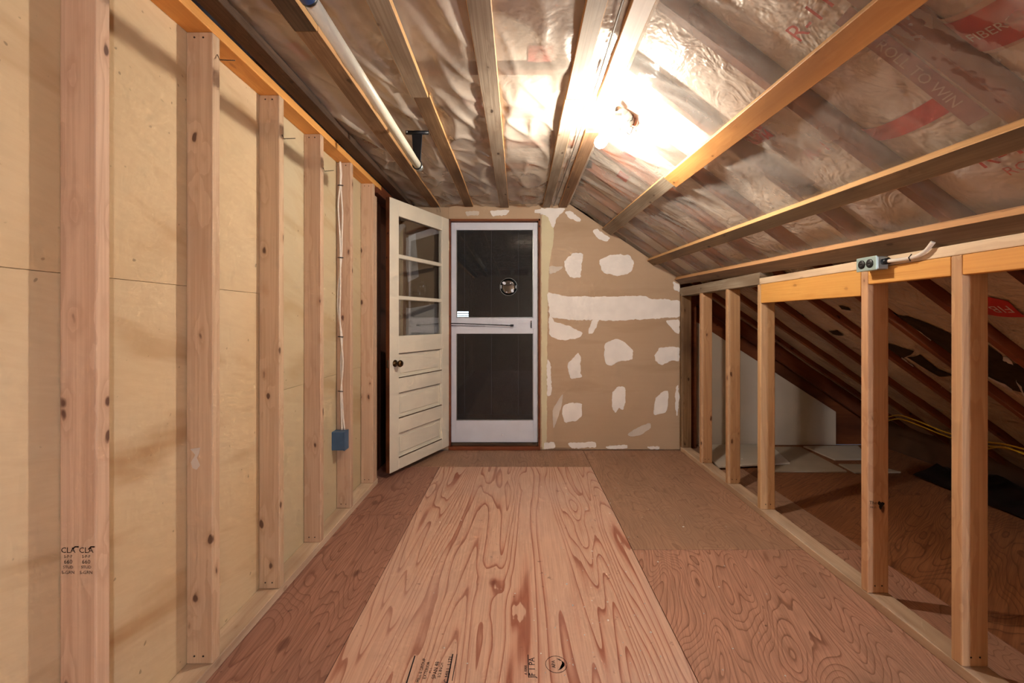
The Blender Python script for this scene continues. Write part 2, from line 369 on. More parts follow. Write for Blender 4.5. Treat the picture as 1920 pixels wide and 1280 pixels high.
for s, px, sz in (('MILL 0 GROUP', 790, .016), ('EXTERIOR', 800, .016), ('PS 1-', 808, .012), ('SPAN 48', 817, .020), ('1/2 INCH', 826, .016), ('SC MILL 1171', 841, .022)):
    floor_text(s, px, 1256, sz)
floor_text('JF 1 PA', 998, 1251, .030); floor_text('A 0000', 986, 1256, .014)
pe = on_floor(1043, 1245)
def disc_poly(c, r, a0, a1, r2=0, n=20):
    o = [(c.x+r*math.cos(a0+(a1-a0)*i/n), c.y+r*math.sin(a0+(a1-a0)*i/n), .0002) for i in range(n+1)]
    i_ = [(c.x+r2*math.cos(a0+(a1-a0)*i/n)+(.012 if r2 < .035 else 0), c.y+r2*math.sin(a0+(a1-a0)*i/n), .0002) for i in range(n, -1, -1)]
    return o+i_
prism('grade_stamp', disc_poly(pe, .026, -1.45, 1.45, .017), (0, 0, .0004), M['ink_blue'], mid)
prism('grade_stamp', disc_poly(pe, .038, 0, 6.2, .0365), (0, 0, .0004), M['ink_blue'], mid)
floor_text('APA', 1038, 1245, .018)

# ---- left wall: plywood + frame
wl = tag(empty('wall_left', (XP, 0, 0)), 'open stud wall with tan plywood behind the studs', 'wall', kind='structure')
def wpanel(y0, y1, z0, z1, mat, d=0):
    return box('plywood_panel', (XP-.013-d, y0+.001, z0+.0005), (XP-d, y1-.001, z1-.0005), M[mat], wl, .0008)
wpanel(-.53, 1.905, 1.3155, 2.215, 'wall_warm'); wpanel(-.53, 1.905, 0, 1.3155, 'wall_warm', .001); wpanel(YN, -.53, 0, 2.215, 'wall_warm')
wpanel(1.905, 3.22, .866, 2.215, 'wall_pale'); wpanel(1.905, 3.22, 0, .866, 'wall_pale', .001)
board('sole_plate', ((XL+XP)/2, YN, .038), ((XL+XP)/2, 3.22, .038), .089, .038, (0, 0, 1), M['plate'], wl)
board('top_plate', ((XL+XP)/2, YN, 2.174), ((XL+XP)/2, 3.30, 2.174), .089, .038, (0, 0, -1), M['header'], wl)
studs_l = []
names_l = {1.07: 'pine stud stamped with black grade marks', 1.478: 'pine stud with a whitish scuff low on its face', 2.70: 'pine stud carrying two white cables'}
for y in (-1.78, -1.37, -.96, -.56, -.15, .255, .66, 1.07, 1.478, 1.892, 2.287, 2.70, 3.114, 3.162):
    o = board('stud', ((XL+XP)/2, y, .038), ((XL+XP)/2, y, 2.174 if y != 3.162 else 2.1), .089, .038, (0, -1, 0), M['pine'], wl, r=.004)
    if y in names_l: o['label'] = names_l[y]
    studs_l.append((y, o))
stud_at = dict(studs_l)
board('header', ((XL+XP)/2, 3.21, 2.135), ((XL+XP)/2, 3.95, 2.135), .089, .076, (0, 0, -1), M['redboard'], wl)
for k in range(5): board('added_dark_board', (XP, 3.222+.1636*k+.081, 0.0), (XP, 3.222+.1636*k+.081, 2.22), .161, .018, (1, 0, 0), M['redboard_dark'], wl)  # dark boards added across the opening to keep the recess dark
board('stud', ((XL+XP)/2, 3.995, .0), ((XL+XP)/2, 3.995, 2.05), .089, .038, (0, -1, 0), M['pine'], wl, r=.004)
# bent nails at the stud tops
for y, z in ((1.07+.43, 2.09), (1.91, 1.99), (2.31, 1.985)):
    st = min(studs_l, key=lambda q: abs(q[0]-y+.02))[1]
    pts = [(XL+.002, y, z+.02), (XL+.012, y-.004, z), (XL+.05, y+.02, z+.012)]
    tube('nail', pts, .0016, M['nail'], st, 6)
# nail heads
for y in (1.478, 1.892, 2.287, 2.70, 3.114):
    for dx in (.028, .058):
        for z in (2.155, .065):
            tube('nail', [(XP+dx, y+.001, z), (XP+dx, y-.0012, z)], .0032, M['nail'], stud_at[y], 6)
def face_text(s, x, y, z, size, parent, mat='ink'):
    return mobj('grade_stamp', text_mesh(s, size), M[mat], parent, Matrix.Translation((x, y-.0006, z)) @ Matrix.Rotation(math.pi/2, 4, 'X'))
for dx in (.022, .066):
    for s, z, sz in (('CLA', .637, .019), ('S-P-F', .622, .010), ('660', .609, .014), ('STUD', .596, .010), ('S-GRN', .583, .011)):
        face_text(s, XP+dx, 1.07, z, sz, stud_at[1.07])
for cx in (.044, .083):
    pts = [(XP+cx-.013, 1.0694, .640), (XP+cx-.006, 1.0694, .6475), (XP+cx+.004, 1.0694, .6475), (XP+cx+.004, 1.0694, .6445), (XP+cx-.005, 1.0694, .6445), (XP+cx-.010, 1.0694, .639)]
    prism('grade_stamp', pts, (0, -.0003, 0), M['ink'], stud_at[1.07])
# scuff of compound on the second stud
sc_ = [(XP+.012+.03*random.random(), 1.4776, z) for z in (.70, .72, .745, .765)]+[(XP+.035+.025*random.random(), 1.4776, z) for z in (.77, .75, .735, .71, .695)]
prism('compound_smear', sc_, (0, -.0004, 0), M['mud_thin'], stud_at[1.478])

# ---- knee wall
wr = tag(empty('wall_right', (XR, 0, 0)), 'low open knee wall of pine studs under the roof slope', 'wall', kind='structure')
XC = XR+.0445
board('sole_plate', (XC, YN, .038), (XC, 4.02, .038), .089, .038, (0, 0, 1), M['plate'], wr)
rs = {}
for y, top, mat, lab in ((-1.6, 1.42, 'pine_right', None), (-.8, 1.42, 'pine_right', None), (0, 1.42, 'pine_right', None), (.65, 1.42, 'pine_right', None), (1.062, 1.42, 'pine_right', None),
        (1.466, 1.42, 'pine_right', None), (1.861, 1.42, 'pine_right', 'knee wall stud with a small black stamp'), (2.684, 1.42, 'pine_right', None), (3.104, 1.42, 'pine_right', None), (3.555, 1.42, 'pine_right', None), (3.985, 1.42, 'old', 'dark weathered post against the drywall')):
    o = board('stud', (XC, y, .038), (XC, y, top), .089, .038, (0, -1, 0), M[mat], wr, r=.004); rs[y] = o
    if lab: o['label'] = lab
board('top_plate', (XC, 2.70, 1.42), (XC, 4.03, 1.42), .089, .075, (0, 0, -1), M['old_grey'], wr, warp=.0)
board('top_plate', (XC, YN, 1.42), (XC, 2.70, 1.42), .089, .038, (0, 0, -1), M['plate'], wr)
def header(y0, y1, z0, z1, mat='header'):
    return board('header', (XR+.0, y0, (z0+z1)/2), (XR+.0, y1, (z0+z1)/2), z1-z0, .038, (-1, 0, 0), M[mat], wr)
header(1.90, 2.683, 1.305, 1.419); header(1.505, 1.860, 1.352, 1.419); header(1.101, 1.465, 1.352, 1.419); header(.69, 1.061, 1.352, 1.419)
face_text('The', XR+.022, 1.861, .423, .021, rs[1.861], 'black_plastic'); face_text('MILLS', XR+.022, 1.861, .404, .011, rs[1.861], 'black_plastic')
blob = []
for i in range(18):
    a = i/18*6.283; r = .012*(1+.35*math.sin(3*a+.5)+.12*math.sin(7*a)); blob.append((XR+.055+r*math.cos(a), 1.8606, .415+1.25*r*math.sin(a)))
prism('grade_stamp', blob, (0, -.0004, 0), M['black_plastic'], rs[1.861])
for y in (1.466, 1.861, 2.684, 3.104, 3.555):
    for dx in (.03, .06): tube('nail', [(XR+dx, y+.001, .07), (XR+dx, y-.0012, .07)], .0032, M['nail'], rs[y], 6)

# ---- far gable wall
wb = tag(empty('wall_back', (0, YF, 0)), 'gable wall of tan drywall with white joint compound patches', 'wall', kind='structure')
OX0, OX1, OZ1 = -.645, .203, 2.135
def dsheet(poly, mat='drywall', y=YF): return prism('drywall_sheet', [(x, y, z) for x, z in poly], (0, .0127, 0), M[mat], wb, .001)
dsheet([(OX1, .005), (1.493, .005), (1.493, 1.2725), (OX1, 1.2725)])
dsheet([(OX1, 1.2745), (1.493, 1.2745), (1.493, 1.58), (XS+.01, 2.275), (OX1, 2.275)])
dsheet([(OX0, OZ1), (OX1-.001, OZ1), (OX1-.001, 2.275), (OX0, 2.275)])
dsheet([(-1.78, .005), (OX0-.001, .005), (OX0-.001, 2.275), (-1.78, 2.275)])
for x0, x1, z0, z1 in ((OX0-.0, OX0+.018, .0, OZ1), (OX1-.018, OX1, .0, OZ1), (OX0, OX1, OZ1-.018, OZ1)):
    box('door_jamb', (x0, YF-.004, z0), (x1, YF+.12, z1), M['redboard'], wb, .002)
box('threshold', (OX0, YF-.01, -.001), (OX1, YF+.14, .03), M['redboard'], wb, .004); box('threshold', (OX0+.02, YF+.03, .03), (OX1-.02, YF+.1, .056), M['old_dark'], wb, .004)
# joint compound patches, outlines given in the drywall's own plane
PN = [0]
def patch(pts, mat='mud', jag=.7, thick=.0010):
    PN[0] += 1; thick += .00012*PN[0]
    P = [at(980+x/2.6125, 380+y/2.6125, YF) for x, y in pts]; out = []
    for _ in range(2): P = [q for i in range(len(P)) for q in (P[i]*.88+P[(i+1)%len(P)]*.12, P[i]*.12+P[(i+1)%len(P)]*.88)]
    for i in range(len(P)):
        a, b = P[i], P[(i+1) % len(P)]; n = max(1, int((b-a).length/.010)); d = (b-a); q = Vector((-d.z, 0, d.x)).normalized()
        for k in range(n):
            p = a+d*k/n; out.append(p+q*noise.noise((p.x*55, p.z*55, 3))*.012*jag+q*noise.noise((p.x*17, p.z*17, 9))*.012*jag)
    return prism('compound_patch', [(max(OX1+.001, min(p.x, 1.4925)) if p.x > OX1-.05 else p.x, YF, max(p.z, .006)) for p in out], (0, -thick, 0), M[mat], wb)
patch([(100,28),(150,28),(152,180),(128,320),(120,640),(118,1210),(92,1210),(92,90)], 'mud_cream', .3, .0008)
patch([(205,285),(250,245),(300,248),(288,300),(285,365),(235,368),(205,320)]); patch([(375,280),(430,255),(520,252),(545,290),(535,340),(470,360),(400,345),(378,310)])
patch([(342,140),(365,125),(392,150),(430,170),(412,190),(370,180)]); patch([(205,42),(235,40),(288,80),(280,95),(230,80)]); patch([(735,385),(768,400),(768,440),(742,425)])
patch([(118,435),(200,458),(420,460),(600,455),(620,470),(785,478),(785,560),(560,572),(420,578),(350,572),(240,575),(130,560)]); patch([(320,630),(340,570),(375,570),(345,640),(322,642)])
patch([(130,545),(160,585),(230,605),(290,635),(285,660),(200,675),(130,655)]); patch([(700,575),(768,570),(768,640),(740,630)], 'mud', .8)
patch([(400,690),(460,660),(510,690),(542,725),(535,770),(470,775),(430,802),(402,785)]); patch([(220,790),(268,735),(285,750),(282,830),(292,852),(232,865)])
patch([(645,745),(670,710),(715,705),(768,706),(768,775),(725,772),(684,798),(650,775)]); patch([(440,930),(465,900),(500,900),(505,960),(492,1015),(470,1000),(455,1030),(436,1005)])
patch([(650,960),(690,920),(714,922),(712,985),(700,1030),(640,1040)]); patch([(750,900),(764,890),(768,960),(755,1050),(746,1000)])
patch([(192,1000),(235,978),(290,980),(290,1040),(262,1068),(202,1080)]); patch([(145,1010),(200,930),(190,1000),(150,1115)], 'mud_thin', .3)
patch([(510,1135),(560,1100),(625,1078),(630,1105),(570,1138),(530,1145)], 'mud_thin', .6)
patch([(220,1175),(300,1172),(360,1172),(362,1196),(235,1203)]); patch([(405,1196),(450,1188),(512,1184),(512,1202),(420,1204)]); patch([(612,1196),(640,1190),(672,1192),(670,1207),(620,1207)]); patch([(104,1172),(156,1172),(158,1200),(104,1208)])
patch([(120,760),(140,800),(142,940),(120,945)]); patch([(60,30),(150,26),(215,30),(165,75),(150,130),(120,62),(60,55)]); patch([(130,310),(200,312),(190,330),(130,350)], 'mud_thin')
patch([(-160,40),(-60,36),(-80,62),(-150,66)], 'mud'); patch([(-280,45),(-210,40),(-215,62),(-275,66)], 'mud_thin')
for q in ([(-1.35,.98),(-1.0,1.05),(-.72,1.0),(-.72,1.36),(-1.0,1.31),(-1.35,1.36)], [(-1.02,1.55),(-.92,1.6),(-.95,2.0),(-1.06,1.95)], [(-.98,.35),(-.84,.4),(-.86,.6),(-1.0,.55)]):
    prism('compound_patch', [(x, YF, z) for x, z in q], (0, -.0012, 0), M['mud'], wb)

# gable seen through the knee wall
box('sheathing_board', (1.50, 4.225, 0), (2.35, 4.24, 1.75), M['redboard'], wb, .002); box('sheathing_board', (2.352, 4.225, 0), (3.7, 4.24, 1.2), M['redboard'], wb, .002)
box('sheathing_board', (1.585, 4.10, 0), (1.67, 4.224, 1.5), M['redboard'], wb, .002)
prism('drywall_sheet', [(1.70,4.20,.002),(3.05,4.20,.002),(3.05,4.20,.32),(1.70,4.20,1.19)], (0,.0127,0), M['drywall_grey'], wb, .001)

# ---- ceiling (flat) and roof slope
ce = tag(empty('ceiling', (0, 0, 2.25)), 'flat attic ceiling of wood strips over plastic covered insulation', 'ceiling', kind='structure')
sl = tag(empty('roof_slope', (1.5, 0, 1.5)), 'sloping roof side with strapping over plastic covered insulation', 'roof', kind='structure')
RY = [.255+.4064*k for k in range(-6, 10)]          # near faces of joists and rafters
box('roof_deck', (-1.9, YN, 2.42), (.6, 4.24, 2.44), M['deck'], ce, 0)
def surf(name, fn, us, vs_, mat, parent, smooth=True):
    """grid surface; thin (2 mm) so it is not paper"""
    V = [fn(u, v) for u in us for v in vs_]; nv = len(vs_)
    Fc = [(i*nv+j, (i+1)*nv+j, (i+1)*nv+j+1, i*nv+j+1) for i in range(len(us)-1) for j in range(nv-1)]
    me = bpy.data.meshes.new(name); c = sum(V, Vector())/len(V); me.from_pydata([v-c for v in V], [], Fc); me.update()
    return mobj(name, me, mat, parent, Matrix.Translation(c), smooth)
def lin(a, b, step):
    n = max(1, int(round((b-a)/step))); return [a+(b-a)*i/n for i in range(n+1)]
prism('roof_deck', [(.4, YN, zs(.4, YN)+.22), (3.75, YN, zs(3.75, YN)+.22), (3.75, 4.24, zs(3.75, 4.24)+.22), (.4, 4.24, zs(.4, 4.24)+.22)], (0, 0, .02), M['deck'], sl)
def joist(y, mat='rafter'):
    board('joist', (-1.9, y+.019, 2.275), (.52, y+.019, 2.275), .038, .14, (0, 0, -1), M[mat], ce, r=0)
def rafter(y, mat='rafter'):
    m = mS(y+.019); a = (.46, y+.019, zs(.46, y)+.040); b = (3.62, y+.019, zs(3.62, y)+.040)
    board('rafter', a, b, .038, .14, (-m, 0, -1), M[mat], sl, r=.002)
for y in RY:
    joist(y); rafter(y)
# end rafter against the gable
board('rafter', (1.2, 4.16, zs(1.2, 4.04)-.06), (3.62, 4.16, zs(3.62, 4.04)-.06), .05, .17, (-.683, 0, -1), M['redboard'], sl, r=.002)
def rg(x, y, z=0.0): return 1-abs(noise.noise((x, y, z)))*1.6
def ceil_batt(x, y, y0, y1):
    f = math.sin(math.pi*min(1, max(0, (y-y0)/(y1-y0))))**.45; return 2.318-.034*f-.008*noise.noise((x*2, y*3, 5))
def slope_batt(x, y, y0, y1):
    f = math.sin(math.pi*min(1, max(0, (y-y0)/(y1-y0))))**.45; base = .124 if x < 1.56 else .124-.026*min(1, (x-1.56)/.1)
    return zs(x, y)+base-.040*f-.008*noise.noise((x*2.5, y*4, 11))+.006*noise.noise((x*9, y*9, 2))*(x > 1.5)
batts_c, batts_s = {}, {}
for i in range(len(RY)):
    y0 = RY[i]+.040; y1 = (RY[i+1] if i+1 < len(RY) else 4.13)-.002
    if y1-y0 < .05 or y1 < -1.0: continue
    fine = y0 > .2
    yy = lin(y0, y1, .018 if fine else .12)
    batts_c[i] = surf('insulation_batt', lambda x, y: Vector((x, y, ceil_batt(x, y, y0, y1))), lin(-1.12, .47, .06 if fine else .2), yy, M['batt'], ce); batts_c[i]['span'] = 0; del batts_c[i]['span']
    batts_s[i] = surf('insulation_batt', lambda x, y: Vector((x, y, slope_batt(x, y, y0, y1))), lin(.46, 1.56, .04 if fine else .2), yy, M['batt'], sl)
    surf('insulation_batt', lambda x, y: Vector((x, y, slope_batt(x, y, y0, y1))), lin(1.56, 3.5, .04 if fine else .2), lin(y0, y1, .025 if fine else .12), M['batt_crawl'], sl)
def bay(y):
    for i in range(len(RY)-1):
        if RY[i] <= y < RY[i+1]: return i
    return len(RY)-1
# wood strips
STR = [(-1.030, -.955), (-.805, -.722), (-.495, -.415), (-.170, -.088), (.222, .292), (.372, .447)]
def strip(i, y0, y1, mat, dz=0, dx=0, th=.024, wf=1.0):
    a, b = STR[i]; c = (a+b)/2+dx; wd = (b-a)*wf
    return board('furring_strip', (c, y0, ZC+dz), (c, y1, ZC+dz), wd, th, (0, 0, -1), M[mat], ce, r=.002, warp=.006, edge=M['lit_edge'] if i else None)
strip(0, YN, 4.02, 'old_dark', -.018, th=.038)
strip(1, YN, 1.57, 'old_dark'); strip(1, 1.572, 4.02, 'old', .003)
strip(2, YN, 2.03, 'old_grey', -.004); strip(2, 2.032, 4.02, 'old', .006, .004)
strip(3, YN, 4.02, 'old_grey', 0)
strip(4, YN, 2.05, 'old_grey'); strip(4, 2.052, 4.02, 'old_grey', .002)
strip(5, YN, 1.785, 'white_board'); strip(5, 1.787, 2.13, 'white_board', .002); strip(5, 2.42, 4.02, 'old', .002)
# clear plastic under the flat ceiling
edges = [-1.12]+[(a+b)/2 for a, b in STR]+[XS+.02]
def poly_c(x, y):
    d = 1e9
    for i in range(len(edges)-1):
        if edges[i] <= x <= edges[i+1]:
            f = (x-edges[i])/(edges[i+1]-edges[i]); wv = edges[i+1]-edges[i]; s = math.sin(math.pi*f)**.8; d = i; break
    h = .0
    if d != 1e9:
        amp = min(1, wv/.3)
        fold = max(0, rg(x*2.6+y*.5+d*7, y*1.3-x*.9, d))**3
        fold2 = max(0, rg(x*7-y*2.2, y*2.4+d*3, 4))**4
        h = s*amp*(.014-.036*fold-.016*fold2+.004*noise.noise((x*7, y*3, 1)))
    return Vector((x, y, ZC+.026+h))
surf('plastic_sheet', poly_c, lin(-1.12, XS+.01, .012), lin(-.5, 4.03, .014), M['poly_milky'], ce)
# strapping on the slope
def purlin(u0, u1, mat, y0, y1, n0, n1, th=.021, lift=0.0):
    """u0: slope X of the upper/lower edge at y0, u1 at y1"""
    a = Vector(((u0[0]+u0[1])/2, y0, 0)); a.z = zs(a.x, y0)+lift; b = Vector(((u1[0]+u1[1])/2, y1, 0)); b.z = zs(b.x, y1)+lift
    m = mS((y0+y1)/2); k = math.sqrt(1+m*m)
    return board('furring_strip', a, b, (u0[1]-u0[0])*k, th, (-m, 0, -1), M[mat], sl, r=.002, w1=(u1[1]-u1[0])*k, edge=M['lit_edge'])
M['strap'] = wood('strap', S(132,108,82), S(96,74,54), S(44,30,22), rings=8, grime=S(92,74,58), streak=.55)
M['strap_orange'] = wood('strap_orange', S(206,150,88), S(170,110,58), S(80,44,26), rings=7, grime=S(160,110,66))
purlin((.768,.852), (.806,.872), 'old_grey', 4.03, 2.43, 0, 0, .024); purlin((.806,.876), (.858,.914), 'strap_orange', 2.426, .3, 0, 0, .034, -.010); purlin((.85,.92), (.85,.92), 'old', .298, YN, 0, 0)
purlin((1.185,1.247), (1.222,1.275), 'strap', 4.03, .3, 0, 0, .032, -.008); purlin((1.2,1.27), (1.2,1.27), 'old', .298, YN, 0, 0)
purlin((1.437,1.498), (1.434,1.520), 'strap', 4.03, .3, 0, 0, .034, -.010); purlin((1.43,1.51), (1.43,1.51), 'old', .298, YN, 0, 0)
def poly_s(x, y):
    P = [XS-.01, .81+.012*(4.03-y), 1.216+.01*(4.03-y), 1.467+.003*(4.03-y)]; s = 0; wv = 1; d = 0
    for i in range(3):
        if P[i] <= x <= P[i+1]: wv = P[i+1]-P[i]; s = math.sin(math.pi*(x-P[i])/wv)**.8; d = i
    # slack across the bays between rafters
    k = (y-RY[0]-.019)/.4064; fb = abs(math.sin(math.pi*k))
    fold = max(0, rg(x*1.6+y*1.2, y*3.0+x*.6, d+3))**3
    fold2 = max(0, rg(x*4+y*3, y*8+x*2, 8))**4
    fine = noise.noise((x*17, y*17, 6))
    h = s*min(1, wv/.3)*(fb**.6)*(.022-.028*fold-.014*fold2+.003*fine)
    return Vector((x, y, zs(x, y)+.027+h))
surf('plastic_sheet', poly_s, lin(XS, 1.515, .012), lin(.2, 4.03, .014), M['poly'], sl)

# ---- prints on the insulation facing (follow the facing's surface)
def on_face(flat, x, y, lift=.004):
    i = bay(y); y0 = RY[i]+.040; y1 = (RY[i+1] if i+1 < len(RY) else 4.13)-.002
    return (ceil_batt(x, y, y0, y1) if flat else slope_batt(x, y, y0, y1))-lift
def remap(me, M2, flat, lift):
    bm = bmesh.new(); bm.from_mesh(me); bmesh.ops.triangulate(bm, faces=bm.faces)
    for _ in range(6):
        le = [e for e in bm.edges if e.calc_length() > .013]
        if not le: break
        bmesh.ops.subdivide_edges(bm, edges=le, cuts=1); bmesh.ops.triangulate(bm, faces=bm.faces)
    for v in bm.verts:
        p = M2 @ v.co; v.co = Vector((p.x, p.y, on_face(flat, p.x, p.y, lift)))
    bm.normal_update(); bm.to_mesh(me); bm.free(); return me
def print_on(flat, x, y, ang, body, size=None, rect=None, mat='print_red', k=1.25, up=0.0):
    """x,y on the surface; ang: baseline direction in plan; the slope direction is foreshortened by k"""
    par = (batts_c if flat else batts_s)[bay(y)]
    M2 = Matrix.Translation((x, y, 0)) @ Matrix.Diagonal((1 if flat else 1/k, 1, 1, 1)) @ Matrix.Rotation(ang, 4, 'Z') @ Matrix.Diagonal((1, -1, 1, 1))
    if rect:
        me = bpy.data.meshes.new('r'); a, b = rect[0]/2, rect[1]/2; me.from_pydata([(-a,-b,0),(a,-b,0),(a,b,0),(-a,b,0)], [], [(0,1,2,3)])
        lift = .004
    else: me = text_mesh(body, size); lift = .0085
    remap(me, M2, flat, lift+up); c = me.vertices[0].co.copy()
    me.transform(Matrix.Translation(-c))
    return mobj('printed_label', me, M[mat], par, Matrix.Translation(c))
D = -math.pi/2
print_on(False, .825, 1.235, D, 'R-11', .085, mat='print_deep')
print_on(False, .955, 1.79, D, None, rect=(.15,.12)); print_on(False, .955, 1.79, D, 'GLAS', .055, mat='print_white')
print_on(False, 1.12, 1.62, D, 'R-11', .08)
print_on(False, 1.170, 1.34, D, None, rect=(.26,.06), mat='print_deep')
print_on(False, 1.335, 1.195, D, 'R-11', .085, mat='print_deep'); print_on(False, 1.385, 1.18, D, 'ROLLS', .045)
print_on(False, 1.075, .97, D, None, rect=(.235,.135), mat='print_white'); 
print_on(False, 1.075, .97, D, None, rect=(.21,.11), mat='print_deep', up=.003)
print_on(False, 1.075, .965, D, 'FIBERGLAS', .034, mat='print_white', up=.004)
print_on(False, 1.06, 1.182, 0, None, rect=(.46,.055), mat='print_mauve'); print_on(False, 1.08, 1.182, 0, 'ROLL TO WIN', .042, mat='print_white')
print_on(False, .745, 1.0, D, None, rect=(.12,.07), mat='print_mauve')
print_on(False, .665, 2.66, D, None, rect=(.12,.09)); print_on(False, .70, 2.93, D, None, rect=(.12,.08)); print_on(False, 1.0, 3.3, D, 'R-11', .08)
print_on(True, .09, 1.80, D, None, rect=(.16,.10)); print_on(True, .09, 1.80, D, 'FIBER', .04, mat='print_white')
print_on(True, -.23, 2.22, D, None, rect=(.18,.09)); print_on(True, -.60, 1.45, D, None, rect=(.16,.12)); print_on(True, -.89, 1.80, D, None, rect=(.2,.06)); print_on(True, -.30, 2.60, D, 'R-11', .08)

# torn facing and prints in the crawl space
def crawl_patch(pxs, mat, parent, lift=.003, name='torn_facing'):
    P = []
    for px, py in pxs:
        p = on_slope(px, py, .06); P.append(Vector((p.x, p.y, on_face(False, p.x, p.y, lift))))
    c = sum(P, Vector())/len(P); n = len(P)
    me = bpy.data.meshes.new('t'); me.from_pydata([Vector((p.x, p.y, 0)) for p in P], [], [tuple(range(n))]); me.update()
    remap(me, Matrix.Identity(4), False, lift+.003); me.transform(Matrix.Translation(-c)); return mobj(name, me, M[mat], parent, Matrix.Translation(c))
tb = sl
crawl_patch([(1672,596),(1700,591),(1740,604),(1785,624),(1785,668),(1745,640),(1700,616)], 'torn', tb)
crawl_patch([(1853,648),(1870,662),(1892,682),(1922,690),(1922,734),(1896,728),(1853,706)], 'torn', tb)
crawl_patch([(1660,640),(1690,648),(1714,656),(1690,674),(1662,664)], 'torn', tb)
crawl_patch([(1488,588),(1505,590),(1512,598),(1498,597)], 'torn', tb); crawl_patch([(1553,618),(1570,618),(1582,628),(1562,627)], 'torn', tb); crawl_patch([(1572,568),(1590,572),(1596,577),(1578,576)], 'torn', tb)
crawl_patch([(1700,668),(1725,662),(1760,690),(1790,704),(1760,702)], 'torn', tb)
for a in ((1672,596,1702,618), (1702,618,1745,642), (1690,672,1712,690), (1853,706,1898,729), (1905,712,1922,740), (1765,728,1775,755), (1870,650,1884,660), (1880,672,1900,684)):
    x0, y0, x1, y1 = a; pts = []
    for i in range(7):
        f = i/6; pts.append((x0+(x1-x0)*f+random.uniform(-2, 2), y0+(y1-y0)*f-2-random.random()*3))
    for i in range(6, -1, -1):
        f = i/6; pts.append((x0+(x1-x0)*f, y0+(y1-y0)*f+1+random.random()*2))
    crawl_patch(pts, 'fray', tb, .006, 'frayed_edge')
crawl_patch([(1852,552),(1890,562),(1905,576),(1922,590),(1852,590)], 'print_deep', tb, .004, 'printed_label')
pp = on_slope(1876, 574, .06)
me = text_mesh('FIB', .06); remap(me, Matrix.Translation((pp.x, pp.y, 0)) @ Matrix.Rotation(math.pi/2, 4, 'Z') @ Matrix.Diagonal((1, -.8, 1, 1)), False, .009)
mobj('printed_label', me, M['print_white'], sl)
box('eave_board', (3.45, YN, 0), (3.47, 4.22, .6), M['deck'], sl, 0)

# ---- behind the camera
wf = tag(empty('wall_front', (0, YN, 0)), 'plain drywall end wall of the attic', 'wall', kind='structure')
prism('drywall_sheet', [(XP, YN, 0), (3.4, YN, 0), (3.4, YN, .3), (XS, YN, 2.27), (XP, YN, 2.27)], (0, -.0127, 0), M['drywall'], wf)

# ---- dim room beyond the screen door
pr = tag(empty('wall_porch', (0, 6.5, 0)), 'dim brown boards of the space beyond the screen door', 'wall', kind='structure')
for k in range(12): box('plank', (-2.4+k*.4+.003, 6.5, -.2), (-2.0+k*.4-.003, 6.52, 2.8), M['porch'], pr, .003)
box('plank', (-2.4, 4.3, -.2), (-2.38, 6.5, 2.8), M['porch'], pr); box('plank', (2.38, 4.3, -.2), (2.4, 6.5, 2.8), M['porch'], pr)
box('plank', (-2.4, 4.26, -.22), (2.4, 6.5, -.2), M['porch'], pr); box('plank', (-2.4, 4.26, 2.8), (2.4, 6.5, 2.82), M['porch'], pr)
w1 = tag(empty('window_1', (-1.0, 6.49, 1.0)), 'small daylit window with horizontal blind slats seen through the screen', 'window', kind='structure')
box('pane', (-1.35, 6.488, 1.04), (-.74, 6.492, 1.33), M['daylight'], w1, 0)
for z in [1.06+.034*q for q in range(8)]: box('slat', (-1.36, 6.44, z-.004), (-.735, 6.47, z+.004), M['dark_gap'], w1, .001)
box('window_frame', (-.735, 6.45, 1.0), (-.70, 6.495, 1.37), M['porch'], w1); box('window_frame', (-1.4, 6.45, 1.335), (-.70, 6.495, 1.37), M['porch'], w1)

# ================================================================== DOORS
# panelled door, swung open into the room
fe = Vector((-.97, 3.30, 0)); he = Vector((-.640, 4.035, 0)); du = (he-fe); DW = du.length; du.normalize(); dn = Vector((du.y, -du.x, 0))   # dn: face towards the room
d1 = empty('door_1', (he.x, he.y, .042)); tag(d1, 'cream half-glazed panelled door standing open with brass knob', 'door', kind='structure')
DZ0, DH, DT = .042, 2.088, .036
Mdoor = Matrix((du, dn, Vector((0, 0, 1)))).transposed().to_4x4()   # local: x along door, y out of the face, z up
Mdoor.translation = fe+Vector((0, 0, DZ0))
def dbox(name, u0, u1, z0, z1, y0, y1, mat, parent=None, r=.002):
    bm = bmesh.new(); c = Vector(((u0+u1)/2, (y0+y1)/2, (z0+z1)/2)); boxbm(bm, Vector((u0, y0, z0))-c, Vector((u1, y1, z1))-c); bevel(bm, r)
    return mobj(name, from_bm(bm), M[mat], parent or d1, Mdoor @ Matrix.Translation(c))
fz = lambda f: (1-f)*DH
SW0, SW1 = .104, DW-.112
dbox('stile', 0, SW0, 0, DH, -DT, 0, 'cream'); dbox('stile', SW1, DW, 0, DH, -DT, 0, 'cream')
dbox('stile_edge', -.004, .0, 0, DH, -DT, -.001, 'redboard')
ed = [(0, .059), (.504, .569), (.662, .716), (.812, .866), (.959, 1.0)]
for a, b in ed: dbox('rail', SW0, SW1, fz(b), fz(a), -DT, 0, 'cream')
for a, b in ((.1995, .215), (.354, .369)): dbox('muntin', SW0, SW1, fz(b), fz(a), -DT+.004, -.003, 'cream', r=.005)
for a, b in ((.059, .1995), (.215, .354), (.369, .504)): dbox('pane', SW0, SW1, fz(b), fz(a), -.020, -.017, 'pane', r=0)
